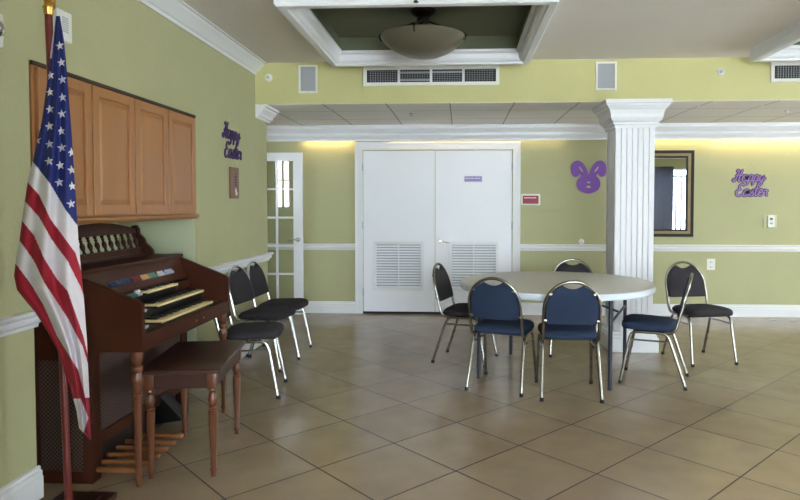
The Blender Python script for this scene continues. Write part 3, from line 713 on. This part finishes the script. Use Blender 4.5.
def star_in(dx, dy, R):
    r = math.hypot(dx, dy)
    if r > R: return False
    a = (math.atan2(dx, -dy)+.15) % (2*PI/5); a = min(a, 2*PI/5-a)
    ri = R*.40; A = (0, R); th = PI/5; B = (ri*math.sin(th), ri*math.cos(th)); P = (r*math.sin(a), r*math.cos(a))
    return (B[0]-A[0])*(P[1]-A[1])-(B[1]-A[1])*(P[0]-A[0]) <= 0
def flag_col(x, y):
    if y < 60 and x < 56-(y-16)*.10 and y < 58: return 1
    n = sum(1 for b in BOR if y > interp(b, x))
    if n == 0:
        for sx, sy in STARS:
            if abs(x-sx) < 5 and abs(y-sy) < 5.2 and star_in((x-sx)*1.05, y-sy, 4.8): return 1
        return 0
    if n < 5 and y > 375 and x > 82: return 1 if y < 398 else 2
    if 399 < y < 434 and x < 81+(y-399)*.40 and x < 88.5-(y-418)*.34: return 1
    if y >= 398: return 2
    return 2 if n % 2 == 0 else 1
NR, NC = 400, 130
bm = newbm(); cols_ = []
def fold(u, v):    # pleat depth in metres
    amp = .006+.018*min(1, v*1.6)
    return math.sin(u*PI)**.7*(.02+.05*min(1, v*1.5))+amp*math.sin(u*PI*5+v*2.4)*math.sin(u*PI)**.5
for sgn in (-1, 1):
    grid = []
    for i in range(NR+1):
        v = i/NR; y = 16+v*(440-16); l, r = interp(Lf, y), interp(Rf, y); row = []
        for j in range(NC+1):
            u = j/NC; x = l+(r-l)*u; dep = FYp-.045-(fold(u, v)*.9 if sgn < 0 else 0)*(0 < j < NC)
            p = px(x, y, FYp); p.y = dep; 
            p = px(x, y, dep)
            row.append((bm.verts.new(p), x, y))
        grid.append(row)
    for i in range(NR):
        for j in range(NC):
            a, b, c, d = grid[i][j], grid[i][j+1], grid[i+1][j+1], grid[i+1][j]
            f = bm.faces.new((a[0], b[0], c[0], d[0])); f.material_index = flag_col((a[1]+c[1])/2, (a[2]+c[2])/2)
bmesh.ops.remove_doubles(bm, verts=bm.verts, dist=.00005)
bmesh.ops.recalc_face_normals(bm, faces=bm.faces)
me = bpy.data.meshes.new('flag'); bm.to_mesh(me); bm.free()
for n, c in (('flag_blue', (30, 40, 104)), ('flag_white', (212, 206, 214)), ('flag_red', (150, 26, 46))): me.materials.append(mat(n, srgb(*c), .7, var=.08, scale=30, spec=.3))
for p in me.polygons: p.use_smooth = True
fl = bpy.data.objects.new('flag', me); COL.objects.link(fl)
tag(fl, 'red, white and blue stars and stripes flag draped down from the flagpole', 'flag')
# ------------------------------------------------------------------ things on the left wall
t = thing('door_chime', 'white wall-mounted chime box high up behind the flagpole', 'chime', (XL, 3.07, 2.27))
obj('case', box(newbm(), XL+.001, XL+.04, 2.93, 3.045, 2.175, 2.325, .008), 'white_plastic', t)
bm = newbm()
for i in range(7): box(bm, XL+.038, XL+.0425, 2.965, 3.01, 2.22+i*.011, 2.225+i*.011)
obj('vent_slots', bm, 'louver', t)
t = thing('alarm_strobe', 'white and chrome alarm strobe cut by the left edge of the picture', 'alarm', (XL, 2.57, 2.13))
obj('case', box(newbm(), XL+.001, XL+.04, 2.47, 2.572, 2.04, 2.18, .006), 'white_plastic', t)
bm = newbm(); lathe(bm, [(.035, XL+.04), (.034, XL+.055), (.02, XL+.068), (.002, XL+.072)], (0, 2.525, 2.11), 16, axis='x'); obj('lens', bm, 'chrome', t, smooth=True)
LET = {   # cursive letters: strokes in units of x-height, advance last
 'H': ([[(.1, 1.5), (.3, 1.75), (.45, 1.55), (.35, .8), (.15, .1), (-.1, .05), (-.15, .3), (.05, .45)], [(.95, 1.8), (.8, 1.2), (.68, .4), (.75, .02), (.95, .1)], [(.1, .85), (.5, .95), (.85, .9), (1.1, 1.0)]], 1.12),
 'a': ([[(.64, .72), (.45, .96), (.15, .8), (.03, .45), (.12, .08), (.38, .02), (.6, .35), (.68, .8)], [(.72, .98), (.62, .3), (.72, .02), (.9, .15)]], .90),
 'p': ([[(.12, .9), (.1, .3), (.02, -.6)], [(.1, .6), (.3, .95), (.55, .85), (.6, .5), (.45, .1), (.2, .05)], [(.45, .08), (.62, .05), (.8, .2)]], .78),
 'y': ([[(.1, .9), (.1, .35), (.25, .05), (.5, .3), (.62, .85)], [(.66, .9), (.6, .1), (.45, -.5), (.15, -.6), (.1, -.35), (.5, .05), (1.0, .5)]], .85),
 'E': ([[(.95, 1.45), (.8, 1.75), (.45, 1.7), (.3, 1.3), (.45, 1.0), (.7, .98)], [(.5, .98), (.15, .8), (.05, .4), (.25, .05), (.65, .0), (1.0, .3)]], 1.08),
 's': ([[(.0, .15), (.3, .55), (.45, .95), (.42, .6), (.58, .3), (.5, .05), (.2, .0), (.1, .15)], [(.5, .05), (.7, .15)]], .66),
 't': ([[(.3, 1.6), (.2, .8), (.2, .2), (.35, .03), (.6, .2)], [(-.05, 1.1), (.3, 1.12), (.65, 1.18)]], .58),
 'e': ([[(.1, .4), (.45, .55), (.55, .8), (.38, .97), (.15, .75), (.1, .3), (.3, .03), (.55, .08), (.72, .28)]], .70),
 'r': ([[(.1, .7), (.25, .95), (.3, .8), (.58, .85), (.5, .4), (.58, .05), (.75, .15)]], .75)}
def ribbon_letters(r, depth, z0):
    bm = newbm(); lines = []
    for word, x, y in (('Happy', 0, 1.15), ('Easter', .25, -1.05)):
        for ch in word:
            strokes, adv = LET[ch]
            for st in strokes:
                P = smooth_path([(x+a+b*.22, y+b, 0) for a, b in st], 4)
                L_, R_ = [], []
                for i, p in enumerate(P):
                    t = P[min(i+1, len(P)-1)]-P[max(i-1, 0)]; n = Vector((-t.y, t.x, 0)).normalized(); w = r*(1 if 0 < i < len(P)-1 else .6)
                    L_.append(p+n*w); R_.append(p-n*w)
                for k in range(len(P)-1):
                    q = [L_[k], L_[k+1], R_[k+1], R_[k]]
                    A = [bm.verts.new((v.x, v.y, z0)) for v in q]; B = [bm.verts.new((v.x, v.y, z0+depth)) for v in q]
                    bm.faces.new(A[::-1]); bm.faces.new(B)
                    for e in range(4): bm.faces.new((A[e], A[(e+1) % 4], B[(e+1) % 4], B[e]))
                for p in (P[0], P[-1]): lathe(bm, [(w, z0), (w, z0+depth)], (p.x, p.y, 0), 8)
            x += adv
    return bm
def easter(loc, rotm, wd, ht, label, m1, m2, apex, thick=.20):
    t = thing('easter_sign', label, 'sign', loc); k = None
    for nm, rr, dz, z0, m in (('backing', thick, .006, .002, m1), ('lettering', .09, .003, .0075, m2)):
        b = ribbon_letters(rr, dz, z0)
        if k is None:
            X_ = [v.co.x for v in b.verts]; Y_ = [v.co.y for v in b.verts]; cx, cy = (min(X_)+max(X_))/2, (min(Y_)+max(Y_))/2; k = (wd/(max(X_)-min(X_)), ht/(max(Y_)-min(Y_)))
        for v in b.verts: v.co = rotm @ Vector(((v.co.x-cx)*k[0], (v.co.y-cy)*k[1], v.co.z))
        obj(nm, b, m, t, local=True)
    b = newbm(); z0 = ht*.35
    tube(b, [rotm @ Vector((-wd*.28, z0, .004)), rotm @ Vector((0, apex, .006)), rotm @ Vector((wd*.28, z0, .004))], .0022, 6)
    obj('string', b, 'string', t, local=True)
    return t
RB = Matrix(((1, 0, 0), (0, 0, -1), (0, 1, 0)))                     # text up -> z, facing -y
RL = Matrix(((0, 0, 1), (1, 0, 0), (0, 1, 0)))                      # text right -> +y, facing +x
easter((3.540, D, 1.645), RB, .45, .35, 'purple "Happy Easter" cutout sign hung on the back wall right of the mirror', 'purple_dark', 'lavender', .27)
easter((XL, 5.31, 1.925), RL, .46, .31, 'dark purple "Happy Easter" cutout sign hung on the left wall above the chairs', 'purple_dark', 'purple_dark', .26, .13)
t = thing('hanging_plaque', 'narrow rosy wooden plaque hanging below the Easter sign on the left wall', 'plaque', (XL, 5.33, 1.56))
obj('board', box(newbm(), XL+.002, XL+.018, 5.235, 5.43, 1.43, 1.70, .002), 'pink_wood', t)
bm = newbm(); tube(bm, [(XL+.01, 5.28, 1.70), (XL+.008, 5.34, 1.76), (XL+.01, 5.40, 1.70)], .002, 6); obj('string', bm, 'string', t)
bm = newbm()
for i, (w1, w2) in enumerate(((.0, .02), (-.025, .03), (-.02, .022), (-.03, .03), (-.02, .02), (-.012, .026))): box(bm, XL+.018, XL+.0205, 5.345+w1, 5.345+w2, 1.635-i*.024, 1.650-i*.024)
obj('lettering', bm, 'purple_dark', t)
bm = newbm(); lathe(bm, [(.02, XL+.018), (.018, XL+.022)], (0, 5.36, 1.475), 12, axis='x'); lathe(bm, [(.013, XL+.018), (.012, XL+.022)], (0, 5.345, 1.497), 12, axis='x')
for dy in (-.008, .01): box(bm, XL+.018, XL+.021, 5.345+dy-.003, 5.345+dy+.003, 1.50, 1.525)
obj('painted_rabbit', bm, 'white_plastic', t)
# ------------------------------------------------------------------ things on the back wall
t = thing('rabbit_cutout', 'purple foam rabbit head cutout with drooping ears on the back wall left of the column', 'decoration', (1.587, D, 1.65))
def ell(cx, cz, rx, rz, rot=0, n=28): return [(cx+rx*math.cos(a)*math.cos(rot)-rz*math.sin(a)*math.sin(rot), cz+rx*math.cos(a)*math.sin(rot)+rz*math.sin(a)*math.cos(rot)) for a in [2*PI*i/n for i in range(n)]]
bm = newbm(); prism(bm, ell(1.587, 1.637, .146, .120), XZ, D-.010, D-.001); obj('head', bm, 'purple', t)
for sx in (-1, 1):
    pts = [(.005, 1.73), (.015, 1.79), (.04, 1.85), (.08, 1.90), (.125, 1.925), (.175, 1.915), (.21, 1.87), (.216, 1.80), (.20, 1.745), (.165, 1.722), (.13, 1.735), (.112, 1.762), (.095, 1.745), (.08, 1.72)]
    sm = smooth_path([(a, b, 0) for a, b in pts+pts[:1]], 3)[:-1]
    bm = newbm(); prism(bm, [(1.587+sx*p.x, p.y) for p in sm], XZ, D-.009, D-.0015); obj('ear', bm, 'purple', t)
for nm, e in (('nose', ell(1.587, 1.655, .020, .011)), ('mouth', ell(1.587, 1.600, .027, .014)), ('ear_fold', ell(1.682, 1.815, .009, .044, -.62)), ('ear_fold', ell(1.492, 1.815, .009, .044, .62))):
    bm = newbm(); prism(bm, e, XZ, D-.0125, D-.0098 if nm != 'ear_fold' else D-.0088); obj(nm, bm, 'string', t, label='pale green cutout')
bm = newbm(); lathe(bm, [(.035, D-.004), (.034, D-.001)][::-1], (1.506, 0, .921), 18, axis='y'); lathe(bm, [(.014, D-.05), (.024, D-.045), (.024, D-.03), (.012, D-.02), (.012, D-.004)], (1.506, 0, .921), 16, axis='y')
tag(obj('round_wall_knob', bm, 'white_plastic', smooth=True), 'small round white knob on the back wall above the chair rail, below the rabbit', 'knob')
# mirror
t = thing('wall_mirror', 'tall rectangular mirror in black and gold frame right of the column', 'mirror', (2.45, D, 1.515))
mx0, mx1, mz0, mz1 = 2.05, 2.858, .985, 2.045
def rectframe(bm, x0, x1, z0, z1, w, y0, y1):
    for a in ((x0, x1, z0, z0+w), (x0, x1, z1-w, z1), (x0, x0+w, z0+w, z1-w), (x1-w, x1, z0+w, z1-w)): box(bm, a[0], a[1], y0, y1, a[2], a[3], .002)
bm = newbm(); rectframe(bm, mx0, mx1, mz0, mz1, .036, D-.035, D-.002); rectframe(bm, mx0+.070, mx1-.070, mz0+.070, mz1-.070, .022, D-.028, D-.002); obj('outer_frame', bm, 'frame_black', t)
bm = newbm(); rectframe(bm, mx0+.036, mx1-.036, mz0+.036, mz1-.036, .034, D-.030, D-.002); obj('gold_band', bm, 'gold', t, label='mottled gold band')
obj('mirror_glass', box(newbm(), mx0+.085, mx1-.085, D-.016, D-.006, mz0+.085, mz1-.085), 'mirror', t)
# thermostat, outlet
t = thing('thermostat', 'white wall control on a clear backplate below the right Easter sign', 'thermostat', (3.806, D, 1.176))
obj('backplate', box(newbm(), 3.705, 3.865, D-.01, D-.001, 1.10, 1.255, .003), 'recess', t)
obj('case', box(newbm(), 3.745, 3.828, D-.035, D-.0105, 1.10, 1.25, .006), 'white_plastic', t)
obj('display', box(newbm(), 3.77, 3.802, D-.037, D-.0345, 1.195, 1.218), 'black', t); obj('dial', box(newbm(), 3.77, 3.802, D-.037, D-.0345, 1.14, 1.16, .002), 'grey_cloth', t)
t = thing('wall_outlet', 'white electrical outlet on the back wall below the chair rail', 'outlet', (3.085, D, .643))
obj('cover_plate', box(newbm(), 3.035, 3.135, D-.008, D-.001, .575, .712, .003), 'white_plastic', t)
for z in (.612, .672):
    bm = newbm(); box(bm, 3.065, 3.105, D-.011, D-.0075, z-.02, z+.02, .003); s_ = obj('socket', bm, 'white_plastic', t)
    bm = newbm(); box(bm, 3.073, 3.078, D-.0118, D-.0108, z-.008, z+.008); box(bm, 3.092, 3.097, D-.0118, D-.0108, z-.008, z+.008); obj('slots', bm, 'dark_gap', s_)
# ------------------------------------------------------------------ things on the header
def grille(x0, x1, z0, z1, label):
    t = thing('ceiling_speaker', label, 'speaker', ((x0+x1)/2, HY0, (z0+z1)/2)); t.name = 'wall_speaker'
    bm = newbm(); rectframe(bm, x0, x1, z0, z1, .018, HY0-.018, HY0-.001); obj('frame', bm, 'white_plastic', t)
    obj('speaker_cloth', box(newbm(), x0+.017, x1-.017, HY0-.012, HY0-.002, z0+.017, z1-.017), 'grey_cloth', t)
grille(-1.549, -1.368, 2.447, 2.712, 'white framed grey wall speaker at the left end of the header beam')
grille(1.263, 1.455, 2.447, 2.712, 'white framed grey wall speaker on the header beam above the column')
def sidewall(x, z, label):
    t = thing('smoke_detector', label, 'detector', (x, HY0, z))
    bm = newbm(); lathe(bm, [(.036, HY0-.001), (.036, HY0-.008), (.028, HY0-.014), (.012, HY0-.015)], (x, 0, z), 20, axis='y'); obj('escutcheon', bm, 'white_plastic', t, smooth=True)
    bm = newbm(); lathe(bm, [(.010, HY0-.014), (.008, HY0-.035), (.014, HY0-.04), (.014, HY0-.043)], (x, 0, z), 12, axis='y'); obj('sensor', bm, 'louver', t, smooth=True); t.name = 'sidewall_sprinkler'; t['category'] = 'sprinkler'
sidewall(-1.842, 2.597, 'round white sidewall sprinkler at the left end of the header beam')
sidewall(2.406, 2.605, 'round white sidewall sprinkler on the header beam right of the column')
def vent(x0, x1, n, label):
    z0, z1 = 2.507, 2.690
    t = thing('air_vent', label, 'vent', ((x0+x1)/2, HY0, z0))
    bm = newbm(); rectframe(bm, x0, x1, z0, z1, .032, HY0-.02, HY0-.001); w = (x1-x0-.064)/n
    for i in range(1, n): xx = x0+.032+i*w; box(bm, xx-.012, xx+.012, HY0-.018, HY0-.001, z0+.032, z1-.032)
    obj('frame', bm, 'white_plastic', t)
    obj('duct_opening', box(newbm(), x0+.03, x1-.03, HY0-.003, HY0-.0012, z0+.03, z1-.03), 'dark_gap', t)
    for i in range(n):
        a = x0+.032+i*w+.012; b = a+w-.024; bm = newbm(); k_ = 12
        for q in range(1, k_): xx = a+(b-a)*q/k_; box(bm, xx-.0012, xx+.0012, HY0-.010, HY0-.004, z0+.032, z1-.032)
        for q in range(1, 7): zz = z0+.032+(z1-z0-.064)*q/7; box(bm, a, b, HY0-.014, HY0-.010, zz-.001, zz+.001)
        if i in (1, 2):
            for zz in ((z1-.062, z0+.052) if i == 1 else (z1-.06,)): prism(bm, [(HY0-.016, zz-.008), (HY0-.013, zz-.008), (HY0-.006, zz+.010), (HY0-.009, zz+.010)], YZ, a, b)
        obj('grating', bm, 'grey_cloth', t)
vent(-.924, .366, 4, 'long white air vent of four grilles in the centre of the header beam')
vent(2.859, 4.15, 4, 'white air vent at the right edge of the header beam, cut by the picture')
# pendant sprinklers on the ceilings
def pend(x, y, z, dz, label):
    bm = newbm(); lathe(bm, [(.026, z-.001), (.026, z-.006), (.008, z-.012), (.007, z-dz+.03), (.010, z-dz+.02), (.004, z-dz+.008), (.016, z-dz+.005), (.016, z-dz)], (x, y, 0), 14)
    tag(obj('pendant_sprinkler', bm, 'louver' if z < 2.6 else 'bronze', smooth=True), label, 'sprinkler')
pend(-.52, 6.62, SZ, .035, 'tiny pale sprinkler head on the tiled soffit above the double doors')
pend(3.36, 6.62, SZ, .035, 'tiny pale sprinkler head on the tiled soffit at the right')
pend(-.27, 3.80, CZ, .14, 'dark hanging sprinkler head at the top edge of the picture, before the ceiling recess')
# bowl lamp
LX_, LY_ = -.285, 4.75
t = thing('bowl_ceiling_light', 'amber glass bowl ceiling lamp with bronze fittings in the olive recess', 'lamp', (LX_, LY_, 2.855))
bm = newbm(); lathe(bm, [(.09, 2.853), (.10, 2.845), (.095, 2.82), (.06, 2.795), (.05, 2.79), (.05, 2.74), (.06, 2.73), (.03, 2.72), (.02, 2.66), (.02, 2.53)], (LX_, LY_, 0), 24); obj('canopy', bm, 'bronze', t, smooth=True)
bm = newbm(); outer = [(.005, 2.49), (.07, 2.495), (.14, 2.51), (.20, 2.535), (.25, 2.565), (.29, 2.60), (.31, 2.625), (.322, 2.645)]
inner = [(r-.008 if r > .02 else r, z+.006) for r, z in outer[::-1]]
lathe(bm, outer+[(.318, 2.651)]+inner, (LX_, LY_, 0), 40); obj('glass_bowl', bm, 'bowl', t, smooth=True)
for a in (math.radians(-8), math.radians(112), math.radians(188), math.radians(262)):
    c, s = math.cos(a), math.sin(a); bm = newbm()
    tube(bm, smooth_path([(LX_+.04*c, LY_+.04*s, 2.76), (LX_+.2*c, LY_+.2*s, 2.70), (LX_+.30*c, LY_+.30*s, 2.665), (LX_+.328*c, LY_+.328*s, 2.64), (LX_+.312*c, LY_+.312*s, 2.605)]), .007, 8); obj('arm', bm, 'bronze', t, smooth=True)
# ------------------------------------------------------------------ behind the camera: curtain and the fence outside, seen in the mirror
bm = newbm(); n = 120; A, B = [], []
for i in range(n+1):
    x = 5.35+.85*i/n; y = REAR+.10+.025*math.sin(i*.8); A.append(bm.verts.new((x, y, .05))); B.append(bm.verts.new((x, y, 2.5)))
for i in range(n): bm.faces.new((A[i], A[i+1], B[i+1], B[i]))
c = obj('curtain', bm, 'curtain', smooth=True); tag(c, 'grey curtain hanging beside the bright glass door, seen in the mirror', 'curtain')
md = c.modifiers.new('thick', 'SOLIDIFY'); md.thickness = .004
fe = thing('patio_fence', 'dark iron patio fence seen outside in the mirror', 'fence', (6.6, REAR-1.4, 0))
bm = newbm(); box(bm, 4.5, 9.5, REAR-1.43, REAR-1.37, 2.25, 2.33); box(bm, 4.5, 9.5, REAR-1.42, REAR-1.38, .1, .14); obj('rail', bm, 'dark_iron', fe)
b0 = None
for i in range(31):
    if b0 is None: b0 = obj('bar', box(newbm(), -.034, .034, -.022, .022, -.06, 2.26), 'dark_iron', fe, local=True); k_ = b0
    else: k_ = b0.copy(); COL.objects.link(k_); k_.parent = fe
    k_.location = (4.55+i*.16-6.6, 0, 0)
